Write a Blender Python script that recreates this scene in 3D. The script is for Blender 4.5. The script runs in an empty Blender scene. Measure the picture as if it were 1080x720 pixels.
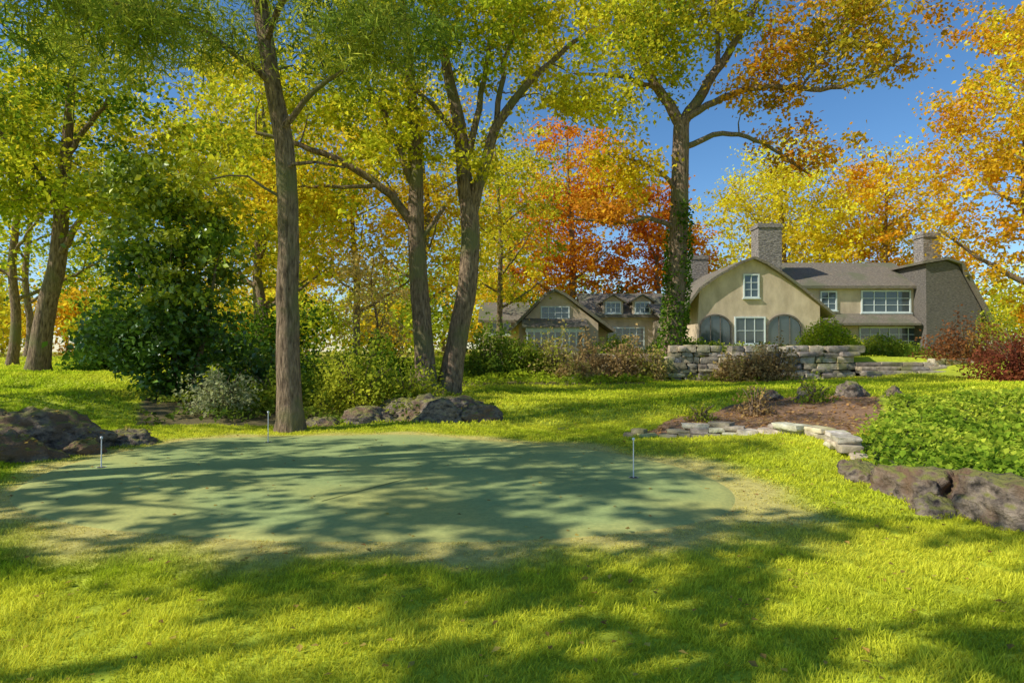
import bpy, math, numpy as np, bmesh
from mathutils import Vector
rng=np.random.default_rng(11)
SC=bpy.context.scene
A=np.array
# ------------------------------------------------------------ helpers
def ss(a,b,x):
    t=np.clip((x-a)/(b-a),0,1); return t*t*(3-2*t)
def n3(p,f,seed=0):
    r=np.random.default_rng(seed); v=np.zeros(len(p))
    for i in range(6):
        k=r.normal(size=3)*f*(1+0.35*i); v+=np.sin(p@k+r.uniform(0,6.28))/(1+0.25*i)
    return v/2.4
def inpoly(x,y,poly):
    ins=np.zeros(x.shape,bool); n=len(poly)
    for i in range(n):
        x1,y1=poly[i]; x2,y2=poly[(i+1)%n]
        c=((y1>y)!=(y2>y))&(x<(x2-x1)*(y-y1)/((y2-y1)+1e-12)+x1)
        ins^=c
    return ins
class MB:
    def __init__(s): s.v=[];s.f=[];s.n=0;s.c=[]
    def add(s,V,F,mat=0,col=(1,1,1),smooth=False):
        V=np.asarray(V,float).reshape(-1,3); F=np.asarray(F,dtype=np.int64)
        c=np.asarray(col,float)
        if c.ndim==1: c=np.tile(c,(len(V),1))
        s.v.append(V); s.c.append(c); s.f.append((F+s.n,mat,smooth)); s.n+=len(V)
    def build(s,name,mats,parent=None):
        me=bpy.data.meshes.new(name)
        V=np.concatenate(s.v); C=np.concatenate(s.c)
        me.vertices.add(len(V)); me.vertices.foreach_set('co',V.astype(np.float32).ravel())
        lv=np.concatenate([f.ravel() for f,_,_ in s.f]); 
        tot=np.concatenate([np.full(len(f),f.shape[1]) for f,_,_ in s.f])
        st=np.concatenate([[0],np.cumsum(tot)[:-1]])
        mi=np.concatenate([np.full(len(f),m) for f,m,_ in s.f])
        sm=np.concatenate([np.full(len(f),q) for f,_,q in s.f])
        me.loops.add(len(lv)); me.polygons.add(len(tot))
        me.loops.foreach_set('vertex_index',lv.astype(np.int32))
        me.polygons.foreach_set('loop_start',st.astype(np.int32))
        me.polygons.foreach_set('material_index',mi.astype(np.int32))
        me.polygons.foreach_set('use_smooth',sm.astype(bool))
        for m in mats: me.materials.append(m)
        at=me.color_attributes.new('Col','FLOAT_COLOR','POINT')
        at.data.foreach_set('color',np.hstack([C,np.ones((len(C),1))]).astype(np.float32).ravel())
        me.update(calc_edges=True)
        ob=bpy.data.objects.new(name,me); SC.collection.objects.link(ob)
        if parent: ob.parent=parent
        return ob
def box(mb,x0,x1,y0,y1,z0,z1,mat=0,col=(1,1,1)):
    V=[(x0,y0,z0),(x1,y0,z0),(x1,y1,z0),(x0,y1,z0),(x0,y0,z1),(x1,y0,z1),(x1,y1,z1),(x0,y1,z1)]
    mb.add(V,[(0,3,2,1),(4,5,6,7),(0,1,5,4),(1,2,6,5),(2,3,7,6),(3,0,4,7)],mat,col)
def tube(mb,P,R,k=6,mat=0,col=(1,1,1),flare=0):
    P=np.asarray(P,float); R=np.asarray(R,float); n=len(P)
    T=np.gradient(P,axis=0); T/=np.linalg.norm(T,axis=1)[:,None]+1e-9
    m=np.abs(T.mean(0)); ref=np.zeros(3); ref[np.argmin(m)]=1
    U=np.cross(T,ref); U/=np.linalg.norm(U,axis=1)[:,None]+1e-9; W=np.cross(T,U)
    a=np.linspace(0,2*np.pi,k,endpoint=False)
    rr=R[:,None]*np.ones(k)
    if flare: rr=rr*(1+flare*np.exp(-(P[:,2:3]-P[0,2])/0.35)*(0.6+0.5*np.sin(a*5+1))+0.05*np.sin(a*3+P[:,2:3]))
    V=P[:,None]+rr[:,:,None]*(np.cos(a)[None,:,None]*U[:,None]+np.sin(a)[None,:,None]*W[:,None])
    i=np.arange(n-1)[:,None]*k; j=np.arange(k)[None,:]; j2=(j+1)%k
    F=np.stack([i+j,i+j2,i+k+j2,i+k+j],-1).reshape(-1,4)
    mb.add(V.reshape(-1,3),F,mat,col,True)
def spline(pts,step=0.4):
    P=np.asarray(pts,float); out=[]
    Q=np.vstack([2*P[0]-P[1],P,2*P[-1]-P[-2]])
    for i in range(len(P)-1):
        p0,p1,p2,p3=Q[i:i+4]; L=np.linalg.norm((p2-p1)[:3]); m=max(2,int(L/step))
        t=np.arange(m)[:,None]/m
        out.append(0.5*((2*p1)+(-p0+p2)*t+(2*p0-5*p1+4*p2-p3)*t**2+(-p0+3*p1-3*p2+p3)*t**3))
    out.append(P[-1:]); return np.vstack(out)
# ------------------------------------------------------------ materials
def newmat(name):
    m=bpy.data.materials.new(name); m.use_nodes=True; nt=m.node_tree; nt.nodes.clear()
    out=nt.nodes.new('ShaderNodeOutputMaterial'); return m,nt,out
def N(nt,t,**k):
    n=nt.nodes.new(t)
    for a,b in k.items():
        if a in n.inputs.keys(): n.inputs[a].default_value=b
        else: setattr(n,a,b)
    return n
def leafmat(name,trans=0.45,gloss=0.0,rough=0.45):
    m,nt,out=newmat(name); L=nt.links.new
    at=N(nt,'ShaderNodeAttribute',attribute_name='Col')
    d=N(nt,'ShaderNodeBsdfDiffuse'); t=N(nt,'ShaderNodeBsdfTranslucent')
    L(at.outputs['Color'],d.inputs['Color']); L(at.outputs['Color'],t.inputs['Color'])
    x=N(nt,'ShaderNodeMixShader'); x.inputs[0].default_value=trans
    L(d.outputs[0],x.inputs[1]);L(t.outputs[0],x.inputs[2])
    if not gloss: L(x.outputs[0],out.inputs[0]); return m
    g=N(nt,'ShaderNodeBsdfGlossy',Roughness=rough); g.inputs['Color'].default_value=(0.8,0.85,0.9,1)
    y=N(nt,'ShaderNodeMixShader'); y.inputs[0].default_value=gloss
    L(x.outputs[0],y.inputs[1]);L(g.outputs[0],y.inputs[2]);L(y.outputs[0],out.inputs[0]); return m
def noisemat(name,c1,c2,scale=3,stretch=(1,1,1),bump=0.5,rough=0.9,c3=None,scale3=0.7,detail=8,usecol=False,dist=0.05,top=None):
    m,nt,out=newmat(name); L=nt.links.new
    tc=N(nt,'ShaderNodeTexCoord'); mp=N(nt,'ShaderNodeMapping'); mp.inputs['Scale'].default_value=stretch
    L(tc.outputs['Object'],mp.inputs[0])
    nz=N(nt,'ShaderNodeTexNoise',Scale=scale,Detail=detail,Roughness=0.65); L(mp.outputs[0],nz.inputs['Vector'])
    cr=N(nt,'ShaderNodeValToRGB'); cr.color_ramp.elements[0].position=0.35; cr.color_ramp.elements[1].position=0.65
    cr.color_ramp.elements[0].color=(*c1,1); cr.color_ramp.elements[1].color=(*c2,1)
    L(nz.outputs[0],cr.inputs[0]); col=cr.outputs[0]
    if c3:
        n2=N(nt,'ShaderNodeTexNoise',Scale=scale3,Detail=4); L(tc.outputs['Object'],n2.inputs['Vector'])
        r2=N(nt,'ShaderNodeValToRGB'); r2.color_ramp.elements[0].position=0.5; r2.color_ramp.elements[1].position=0.62
        L(n2.outputs[0],r2.inputs[0])
        mx=N(nt,'ShaderNodeMixRGB'); L(r2.outputs[0],mx.inputs[0]); L(col,mx.inputs[1]); mx.inputs[2].default_value=(*c3,1); col=mx.outputs[0]
    if top:
        ge=N(nt,'ShaderNodeNewGeometry'); sx=N(nt,'ShaderNodeSeparateXYZ'); L(ge.outputs['Normal'],sx.inputs[0])
        ad=N(nt,'ShaderNodeMath',operation='ADD'); L(sx.outputs['Z'],ad.inputs[0]); 
        m2=N(nt,'ShaderNodeMath',operation='MULTIPLY_ADD'); m2.inputs[1].default_value=2.4; m2.inputs[2].default_value=-1.2
        L(nz.outputs[0],m2.inputs[0]); L(m2.outputs[0],ad.inputs[1])
        r3=N(nt,'ShaderNodeValToRGB'); r3.color_ramp.elements[0].position=0.62; r3.color_ramp.elements[1].position=1.0
        L(ad.outputs[0],r3.inputs[0]); mx=N(nt,'ShaderNodeMixRGB'); L(r3.outputs[0],mx.inputs[0]); L(col,mx.inputs[1]); mx.inputs[2].default_value=(*top,1); col=mx.outputs[0]
    if usecol:
        at=N(nt,'ShaderNodeAttribute',attribute_name='Col'); mx=N(nt,'ShaderNodeMixRGB',blend_type='MULTIPLY'); mx.inputs[0].default_value=1
        L(col,mx.inputs[1]); L(at.outputs['Color'],mx.inputs[2]); col=mx.outputs[0]
    b=N(nt,'ShaderNodeBsdfPrincipled',Roughness=rough); L(col,b.inputs['Base Color'])
    b.inputs['Specular IOR Level'].default_value=0.25
    bp=N(nt,'ShaderNodeBump',Strength=bump,Distance=dist); L(nz.outputs[0],bp.inputs['Height']); L(bp.outputs[0],b.inputs['Normal'])
    L(b.outputs[0],out.inputs[0]); return m
M_leaf=leafmat('broadleaf',.5); M_gloss=leafmat('glossy_leaf',0.3,0.05,0.35); M_grass=leafmat('grass_blade',0.45)
M_bark=noisemat('bark',(0.085,0.055,0.034),(0.44,0.31,0.2),6,(3.5,3.5,0.6),1.0,0.95,c3=(0.22,0.2,0.09),scale3=0.9,dist=0.1)
M_rock=noisemat('rock',(0.06,0.048,0.04),(0.46,0.36,0.27),7,(1,1,1.6),1.0,0.9,top=(0.26,0.25,0.07),dist=0.14,c3=(.24,.15,.09),scale3=1.5)
M_stone=noisemat('wall_stone',(0.5,0.48,0.45),(1,1,1),7,(1,1,1),0.8,0.9,usecol=True,dist=0.04,c3=(.62,.66,.36),scale3=1.1)
M_ground=noisemat('lawn_soil',(0.72,0.72,0.72),(1.1,1.1,1.1),9,(1,1,1),0.6,1,usecol=True,dist=0.03)
M_turf=noisemat('putting_turf',(0.82,0.85,0.82),(1.1,1.08,1.02),22,(1,1,1),0.35,0.95,usecol=True,dist=0.012)
M_stucco=noisemat('stucco',(0.47,0.37,0.26),(0.66,0.53,0.38),1.8,(1,1,.5),0.3,0.9)
M_shingle=noisemat('dark_shingle_wall',(0.07,0.062,0.055),(0.22,0.195,0.165),6,(1,1,6),0.8,0.9)
M_roof=noisemat('roof_shingles',(0.09,0.078,0.065),(0.33,0.28,0.21),5,(1.5,6,6),1.0,0.9,c3=(0.16,0.16,0.1),scale3=0.6)
M_trim=noisemat('painted_trim',(0.58,0.64,0.63),(0.7,0.75,0.73),4,bump=0.05,rough=0.5)
M_chim=noisemat('chimney_stone',(0.11,0.10,0.09),(0.42,0.37,0.32),6,(1,1,2),1.0,0.9,dist=0.1)
M_white=noisemat('white_paint',(0.7,0.7,0.7),(0.8,0.8,0.8),5,bump=0,rough=0.4)
M_dark=noisemat('dark_cup',(0.02,0.02,0.02),(0.04,0.04,0.04),5,bump=0,rough=0.6)
def glassmat():
    m,nt,out=newmat('window_glass'); b=N(nt,'ShaderNodeBsdfPrincipled',Roughness=0.06)
    tc=N(nt,'ShaderNodeTexCoord'); nz=N(nt,'ShaderNodeTexNoise',Scale=0.9); nt.links.new(tc.outputs['Object'],nz.inputs['Vector'])
    cr=N(nt,'ShaderNodeValToRGB'); cr.color_ramp.elements[0].color=(0.02,0.03,0.035,1); cr.color_ramp.elements[1].color=(0.1,0.13,0.14,1)
    nt.links.new(nz.outputs[0],cr.inputs[0]); nt.links.new(cr.outputs[0],b.inputs['Base Color'])
    b.inputs['Specular IOR Level'].default_value=0.9; nt.links.new(b.outputs[0],out.inputs[0]); return m
M_glass=glassmat()
# ------------------------------------------------------------ terrain
CT=A([(0,0,0),(-6,3,0),(6,2,0.02),(0,4,0),(0,6,0),(-3,8,0),(-6,7,0),(2.4,7,0),(0,10,0),(-4,12,0),(-6.5,9.5,.03),(-3,5,0),(1,9,0),
(3.3,5,0.0),(3.4,7.5,0.02),(3.9,6,.02),(5.3,5.5,.30),(5.4,7,.32),(7,6,.42),(9,8,.5),(6.5,9,.38),(10,12,.6),(6,10.5,.33),(12,14,.65),(6,3,.2),(9,4,.4),
(2.5,11.3,.08),(4,12.5,.3),(6.8,13.6,.6),(5.2,14.2,.5),(1.5,16,.25),(0,13,.06),(4,20,.36),(5.8,24,.35),(12,22,.5),(17,22,.6),(9,17,.52),(15,17,.7),(22,20,.9),
(-2.3,18.5,.3),(-5,16,.22),(-8,15,.4),(-7.5,12,.12),(-9.5,10.5,.4),(-13,20,.85),(-9,20,.65),(-16.7,22,.9),(-20,15,1.0),(-11,14,.6),(-12,9,.6),(-14,3,.4),
(-24,40,1.1),(-8,30,.9),(0,26,.6),(-14,30,.95),(10,25,.4),(20,28,1.3),(30,35,1.4),(0,40,1.2),(15,40,1.4),(-40,30,1.2),(40,60,1.6),(0,70,1.5),(-40,80,1.5),(40,15,1.2),(-40,0,.8),(40,0,1.0),(0,-30,0),(0,150,2),(150,100,2),(-150,100,2),(-12,5,.4)])
def h(x,y):
    x=np.asarray(x,float); y=np.asarray(y,float); sh=x.shape; x=x.ravel(); y=y.ravel()
    z=np.zeros_like(x); w=np.zeros_like(x)
    for cx,cy,cz in CT:
        q=1/((x-cx)**2+(y-cy)**2+0.7)**2; z+=q*cz; w+=q
    z=z/w
    flat=np.exp(-(((x+1.8)/7)**2+((y-8)/6)**2)**2)
    z+=(1-flat)*0.035*(np.sin(x*1.1+y*.4)+np.sin(y*.9-x*.5+1))
    t=ss(26.25,26.5,y)*ss(-3,-1,x)*(1-ss(16.5,20,x))
    z=z*(1-t)+np.maximum(z,1.35)*t
    return z.reshape(sh)
def hh(x,y): return float(h(A([x]),A([y]))[0])
OUT=A([(-5.47,6.81),(-4.31,5.93),(-2.83,5.5),(-1.13,5.31),(0.49,5.42),(1.76,5.8),(2.43,6.6),(2.55,7.54),(2.13,8.8),(1.22,10.06),(-0.67,11.1),(-3.37,11.7),(-5.4,11.3),(-6.1,9.6),(-6.05,8.0)])
GC=A([-1.9,8.2])
ang=np.arctan2(OUT[:,1]-GC[1],OUT[:,0]-GC[0]); rad=np.hypot(*(OUT-GC).T); o=np.argsort(ang); ang=ang[o]; rad=rad[o]
TH=np.linspace(-np.pi,np.pi,241); RR=np.interp(TH,np.r_[ang-2*np.pi,ang,ang+2*np.pi],np.r_[rad,rad,rad])
k=np.ones(13)/13; RR=np.convolve(np.r_[RR[-7:-1],RR,RR[1:7]],k,'valid')
def gdist(x,y):
    dx=x-GC[0]; dy=y-GC[1]; return np.hypot(dx,dy)-np.interp(np.arctan2(dy,dx),TH,RR)
MULCH=[(2.2,11.25),(3.4,10.85),(4.5,10.25),(4.85,9.2),(5.4,9.6),(6.6,11),(7.7,13.2),(7.2,14.4),(5.4,14.3),(4.2,13.2),(3,12.3)]
IVY=[(4.5,4.0),(4.5,7.6),(4.9,8.8),(6.4,10.7),(7.5,12.4),(11,13.0),(16,11),(12,4.0),(6,3.2)]
BED=[(-7.4,12.3),(-4.9,13),(-0.3,13.8),(-.5,15.5),(-3.2,19.5),(-8.4,19),(-9.2,15.6)]
BED2=[(-3,21),(5,22.8),(5.5,27),(-4,27)]
BED3=[(7.4,25.2),(8.4,24.2),(10.8,23.8),(11.6,25),(11.8,25.9),(7.2,25.9)]
def fringe(x,y):
    g=gdist(x,y); w=0.30+0.3*np.exp(-((y-5)/1.5)**2)+0.25*np.exp(-((x-3)/1.2)**2)
    return np.where(g<0,1,1-ss(w*0.3,w*1.6,g+0.12*np.sin(x*4)+0.1*np.sin(y*5+x*2)))
xs=np.sinh(np.linspace(-1,1,560)*5.6)*(500/np.sinh(5.6)); xs=np.unique(np.r_[xs,np.arange(-9,9,0.12)])
ys=np.r_[np.arange(-6,0,0.5),np.arange(0,14,0.1),np.arange(14,30,0.16),30+np.sinh(np.linspace(0.02,1,110)*4)*(900/np.sinh(4))]; ys=np.r_[[-400,-150,-60,-25,-12],ys]
X,Y=np.meshgrid(xs,ys); Z=h(X,Y); P=np.stack([X,Y,Z],-1).reshape(-1,3); x=P[:,0];y=P[:,1]
LAWN=A([.46,.53,.035]); col=np.tile(LAWN,(len(P),1))
nv=n3(P*A([1,1,0]),0.5,3); col*= (1+0.2*nv)[:,None]
f=fringe(x,y)[:,None]; col=col*(1-f)+A([.58,.5,.15])*f
for pl,c in ((MULCH,(.27,.16,.09)),(IVY,(.06,.08,.025)),(BED,(.15,.12,.05)),(BED2,(.2,.17,.05)),(BED3,(.2,.15,.06))):
    mk=inpoly(x,y,pl); col[mk]=c
far=ss(48,60,y)[:,None]; col=col*(1-far)+A([.5,.46,.07])*far
ny,nx=X.shape; i=np.arange(ny-1)[:,None]*nx; j=np.arange(nx-1)[None]
F=np.stack([i+j,i+j+1,i+nx+j+1,i+nx+j],-1).reshape(-1,4)
mb=MB(); mb.add(P,F,0,col,True); mb.build('ground',[M_ground])
# putting green
mb=MB(); rr=np.linspace(0,1,60); a=TH[:-1]; R_=RR[:-1]
GX=GC[0]+rr[:,None]*R_*np.cos(a); GY=GC[1]+rr[:,None]*R_*np.sin(a); GZ=h(GX,GY)+0.016; GZ[-1]-=0.02
Pg=np.stack([GX,GY,GZ],-1).reshape(-1,3); k_=len(a)
gn=n3(Pg*A([1,1,0]),1.1,8); gc=A([.33,.40,.15])*(1+0.09*gn)[:,None]
gd=n3(Pg*A([1,1,0]),0.8,18); gt=ss(.0,1.0,gd)[:,None]*.55; gc=gc*(1-gt)+A([.52,.48,.14])*gt
edge=ss(0.85,1,np.repeat(rr,k_))[:,None]; gc=gc*(1-edge*.5)+A([.52,.47,.14])*edge*.5
i=np.arange(59)[:,None]*k_; j=np.arange(k_)[None]; j2=(j+1)%k_
mb.add(Pg,np.stack([i+j,i+j2,i+k_+j2,i+k_+j],-1).reshape(-1,4),0,gc,True)
s0=A([-2.0,6.6]);s1=A([-1.3,7.75]); d=(s1-s0)/np.linalg.norm(s1-s0); w=A([-d[1],d[0]])*0.009
q=[(*(s0-w),hh(*s0)+.021),(*(s0+w),hh(*s0)+.021),(*(s1+w),hh(*s1)+.021),(*(s1-w),hh(*s1)+.021)]
mb.add(q,[(0,3,2,1)],0,(.15,.19,.07)); mb.build('putting_green',[M_turf])
# ------------------------------------------------------------ grass blades
def blades(mb,x,y,L,W,cbase,seed):
    r=np.random.default_rng(seed); n=len(x); z=h(x,y); P0=np.stack([x,y,0*x],-1)
    a=r.uniform(0,6.283,n); lean=r.uniform(0.25,1.1,n); b=2.0*n3(P0,3.5,777)+r.normal(0,1.5,n)
    L=L*r.uniform(.5,1.35,n); W=W*r.uniform(.7,1.3,n)
    p=np.stack([x,y,z-0.005],-1); wv=np.stack([np.cos(a),np.sin(a),0*a],-1)*W[:,None]/2
    up=np.stack([np.cos(b)*lean*L,np.sin(b)*lean*L,L*np.sqrt(np.clip(1-(lean*.85)**2,.12,1))],-1)
    mid=p+up*0.55+A([0,0,1])*(L*0.12)[:,None]
    V=np.stack([p-wv,p+wv,mid+wv*.8,mid-wv*.8,p+up],1).reshape(-1,3)
    i=np.arange(n)[:,None]*5
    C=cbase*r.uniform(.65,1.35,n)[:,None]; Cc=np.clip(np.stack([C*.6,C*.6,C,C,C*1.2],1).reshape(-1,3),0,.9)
    return V,i,Cc
mb=MB()
def scat(x0,x1,y0,y1,dens,L,W,seed):
    r=np.random.default_rng(seed); n=int((x1-x0)*(y1-y0)*dens); x=r.uniform(x0,x1,n); y=r.uniform(y0,y1,n)
    k=(np.abs(x)<y*0.9+1.5)
    for pl in (MULCH,IVY,BED,BED2,BED3): k&=~inpoly(x,y,pl)
    f=fringe(x,y); g=gdist(x,y); k&=(g>0.0)&(r.uniform(0,1,n)>f*0.35); k&=~((y>26)&(x>-2)&(x<17)&(y<26.6))
    x=x[k];y=y[k];f=f[k]
    P0=np.stack([x,y,0*x],-1)
    v1=n3(P0,1.6,21); v2=n3(P0,6,22); v3=n3(P0,0.5,23); v4=n3(P0,14,24)
    c=A([.42,.53,.025])*(1+.14*v1+.18*v2+.22*v4)[:,None]; t=np.clip(.45+.4*v3+.35*v1,0,1)[:,None]; c=c*(1-t)+A([.84,.80,.07])*t*(1+.15*v4+.12*v2)[:,None]
    c=c*(1-f[:,None])+A([.74,.64,.18])*f[:,None]
    Lv=L*(1+.35*v2+.4*v4)*(1-.65*f)
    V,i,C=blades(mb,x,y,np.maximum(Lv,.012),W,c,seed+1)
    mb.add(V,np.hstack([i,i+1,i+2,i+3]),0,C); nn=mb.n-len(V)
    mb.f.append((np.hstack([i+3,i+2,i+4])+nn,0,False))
scat(-6.5,6.5,1.4,5.8,7500,.047,.0052,1)
scat(-11,6,5.8,13,2300,.046,.011,2)
scat(-20,16,13,27,320,.07,.03,3)
scat(-34,0,27,45,60,.12,.08,4)
mb.build('lawn_grass',[M_grass])
# ------------------------------------------------------------ foliage
def leafquads(mb,P,size,G,t,mat,style='leaf',up=0.45,seed=0,bright=None):
    r=np.random.default_rng(seed); n=len(P); nn=r.normal(size=(n,3))*.6+A([0,0,up]); nn/=np.linalg.norm(nn,axis=1)[:,None]
    d=r.normal(size=(n,3)); d-= (d*nn).sum(1)[:,None]*nn; d/=np.linalg.norm(d,axis=1)[:,None]+1e-9
    w=np.cross(nn,d); s=(size*r.uniform(.5,1.45,n))[:,None]
    if style=='needle': wid=.07; s=s*1.3; 
    else: wid=.36
    V=np.stack([P,P+d*s*.45+w*s*wid+nn*s*.06,P+d*s-A([0,0,.12])*s,P+d*s*.45-w*s*wid+nn*s*.06],1).reshape(-1,3)
    G=np.asarray(G,float); tk=np.linspace(0,1,len(G)); t=np.clip(t,0,1)
    C=np.stack([np.interp(t,tk,G[:,q]) for q in range(3)],-1)*r.uniform(.65,1.3,n)[:,None]
    if bright is not None: C=C*bright[:,None]
    C=np.repeat(C,4,0); i=np.arange(n)[:,None]*4
    mb.add(V,np.hstack([i,i+1,i+2,i+3]),mat,np.clip(C,0,.92))
GREEN=(.13,.24,.02); YG=(.50,.54,.03); YEL=(.95,.76,.04); GOLD=(.95,.56,.03); ORG=(.95,.37,.025); RED=(.72,.17,.03); DK=(.04,.10,.018)
def tree(name,trunks,limbs,crowns,seed,leaf=.11,per=100,cr=.55,style='leaf',up=.45,mat=None,gap=.35,ivy=None,twr=.012,kk=10,obj=True,mb=None):
    r=np.random.default_rng(seed); mb=mb or MB(); S=[];SR=[]
    for q,tr in enumerate(trunks):
        s=spline(tr,.4); s[1:-1,:2]+=.02*np.cumsum(r.normal(size=(len(s)-2,2)),0)*.5
        tube(mb,s[:,:3],s[:,3],kk,0,flare=.45 if q==0 else .25 if tr[0][2]<2 else 0)
        zc=s[:,2]>s[0,2]+.25*(s[-1,2]-s[0,2]); S.append(s[zc,:3]);SR.append(s[zc,3])
    for tr in limbs:
        s=spline(tr,.35); s[1:-1,:3]+=.03*r.normal(size=(len(s)-2,3))
        tube(mb,s[:,:3],s[:,3],7,0); S.append(s[:,:3]);SR.append(s[:,3])
    S=np.vstack(S);SR=np.concatenate(SR)
    for ci,(cx,cy,cz,rx,ry,rz,ncl,G,tm,ts) in enumerate(crowns):
        q=r.normal(size=(ncl*3,3)); q/=np.linalg.norm(q,axis=1)[:,None]; q*=(r.uniform(0,1,(ncl*3,1))**.42)
        C=q*A([rx,ry,rz])+A([cx,cy,cz]); C=C[n3(C,.9/max(1,cr*1.2),seed+ci)<gap][:ncl]
        dmin=np.min(np.linalg.norm(C[:,None]-S[None,::2],axis=2),1); C=C[np.argsort(dmin)]
        for c in C:
            D=np.linalg.norm(S-c,axis=1)+.7*np.maximum(0,S[:,2]-c[2]); b=int(np.argmin(D)); p=S[b]; L=np.linalg.norm(c-p)
            if L<.1: continue
            m=max(3,int(L/.45)+2); t=np.linspace(0,1,m)[:,None]
            off=A([0,0,1])*L*.12*np.sin(t*np.pi)+r.normal(size=3)*L*.06*np.sin(t*np.pi)+r.normal(size=(m,3))*.02*L*(t>0)*(t<1)
            s=p+(c-p)*t+off; r0=min(SR[b]*.65,twr+.013*L); R=np.linspace(r0,twr*.5,m)
            tube(mb,s,R,4,0); S=np.vstack([S,s[1:]]);SR=np.r_[SR,R[1:]]
        n=len(C); per_=int(per); cs=r.uniform(.55,1.35,n)
        sub=C[:,None]+r.normal(size=(n,5,3))*A([.6,.6,.35])*cr*cs[:,None,None]
        cid=np.repeat(np.arange(n),per_); sid=r.integers(0,5,n*per_)
        o=r.normal(size=(n*per_,3))*A([.34,.34,.2])*cr*cs[cid][:,None]
        P=sub[cid,sid]+o; tc=tm+ts*(n3(C,.45,seed+77+ci)+r.normal(size=n)*.4)
        leafquads(mb,P,leaf,G,tc[cid]+r.normal(size=len(P))*.1,1,style,up,seed+ci,bright=(r.uniform(.72,1.2,n))[cid])
    if ivy:
        tr=spline(trunks[0],.1); z0,z1,ni=ivy; tr=tr[(tr[:,2]>z0)&(tr[:,2]<z1)]; b=r.integers(0,len(tr),ni); a=r.uniform(0,6.28,ni); hz=(tr[b,2]-z0)/(z1-z0)
        keep=r.uniform(0,1,ni)>hz*.7*(1+np.sin(a*2+tr[b,2])); rd=tr[b,3]*1.05+r.uniform(0,.16,ni)
        P=tr[b,:3]+np.stack([np.cos(a)*rd,np.sin(a)*rd,r.normal(size=ni)*.1],-1)
        leafquads(mb,P[keep],.13,[DK,GREEN,(.2,.32,.03)],r.uniform(0,1,keep.sum()),1,'leaf',.1,seed+5)
    if obj: return mb.build(name,[M_bark,mat or M_leaf])
GP1=[GREEN,YG,YEL]; PN=[(.13,.21,.035),(.28,.37,.045),(.65,.62,.08)]
tree('pine_tree',[[(-4.38,12.4,-.1,.26),(-4.42,12.4,1.5,.23),(-4.5,12.4,5.2,.195),(-4.75,12.4,6.8,.17),(-5.05,12.4,8.6,.15),(-5.5,12.2,12,.12),(-5.7,12,15.5,.05)]],
 [[(-4.6,12.4,6.0,.07),(-3.8,12,6.6,.05),(-2.9,11.5,6.9,.03)],[(-4.75,12.4,6.9,.08),(-5.8,12,7.7,.05),(-7.2,11.5,8.2,.03)],[(-4.5,12.4,5.2,.05),(-3.9,12.2,5.3,.03),(-3.2,11.9,5.1,.02)],
  [(-4.9,12.4,7.8,.07),(-4,11.4,8.4,.05),(-3,10.2,8.5,.03)],[(-4.5,12.4,4.6,.035),(-5.2,12.2,5.0,.02),(-5.8,12,4.9,.015)]],
 [(-5,11.5,9.0,4.8,3.6,2.0,120,PN,.5,.35),(-5.2,12,13,3.2,3.2,2.4,50,PN,.5,.3),
  (-3,11.3,6.9,1.9,1.5,.9,34,PN,.7,.3),(-7,11.2,7.5,2.1,1.5,.9,36,PN,.6,.3)],
 21,leaf=.13,per=200,cr=.5,style='needle',up=.1,gap=.2)
tree('maple_tree',[[(-2.55,19,.1,.37),(-2.65,19,1.5,.30),(-2.88,19,3.6,.28),(-2.97,19,5.35,.25),(-2.95,19,7.4,.2),(-3.2,19,10.5,.14),(-3.6,19,14,.06)]],
 [[(-2.97,19,5.4,.15),(-3.9,18.7,6.5,.12),(-5.5,18.4,7.4,.09),(-7.4,18,7.9,.05)],[(-2.95,19,6.5,.12),(-3.8,18.5,8.6,.08),(-4.9,18,10.6,.05)],[(-4,18.7,6.6,.07),(-5.3,18,6.3,.05),(-6.8,17.6,6.2,.03)],[(-2.9,19,4.8,.08),(-2,18.6,5.9,.05)]],
 [(-5.8,18.2,8.6,3.6,2.6,2.4,100,GP1,.7,.35),(-3.5,18.5,11.6,3.5,3,3,74,GP1,.55,.35),(-6,17.6,5.9,1.8,1.4,.8,34,[YG,YEL,GOLD],.6,.3)],31,leaf=.13,per=105,cr=.62,gap=.15)
tree('maple_tree',[[(-1.95,19.2,.2,.37),(-1.7,19.2,1.8,.32),(-1.38,19.2,3.6,.30),(-1.3,19.2,5.6,.28),(-1.5,19.2,6.9,.24),(-1.64,19.2,8.5,.2),(-2.16,19.2,10.8,.14),(-2.7,19.2,13.5,.06)]],
 [[(-1.3,19.2,5.6,.2),(-.9,19.1,7,.18),(-.43,19,8.5,.15),(.6,18.8,9.8,.1),(2.0,18.5,10.9,.06)],[(-.5,19,8.3,.1),(-.3,19,10,.08),(.2,19,12,.04)],[(-1.5,19.2,7.1,.12),(-1,19,9,.1),(-.7,18.8,11,.06)],[(-1.64,19.2,8.2,.1),(-3,18.6,9.6,.06),(-4,18.3,10.5,.03)]],
 [(.6,18.6,10.9,3.2,2.6,2.0,76,GP1,.65,.35),(-2,18.6,12.2,3.2,3,2.6,60,GP1,.6,.3),(1.8,18.4,8.3,1.6,1.4,1,16,GP1,.9,.2),(-1.0,18.5,7.9,1.3,1.4,1.2,10,GP1,.8,.2)],32,leaf=.13,per=100,cr=.58,gap=.1)
OAKP=[(.16,.26,.025),(.50,.50,.03),(.92,.66,.03)]; OAKR=[(.5,.42,.03),(.82,.42,.03),(.66,.24,.03)]
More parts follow.
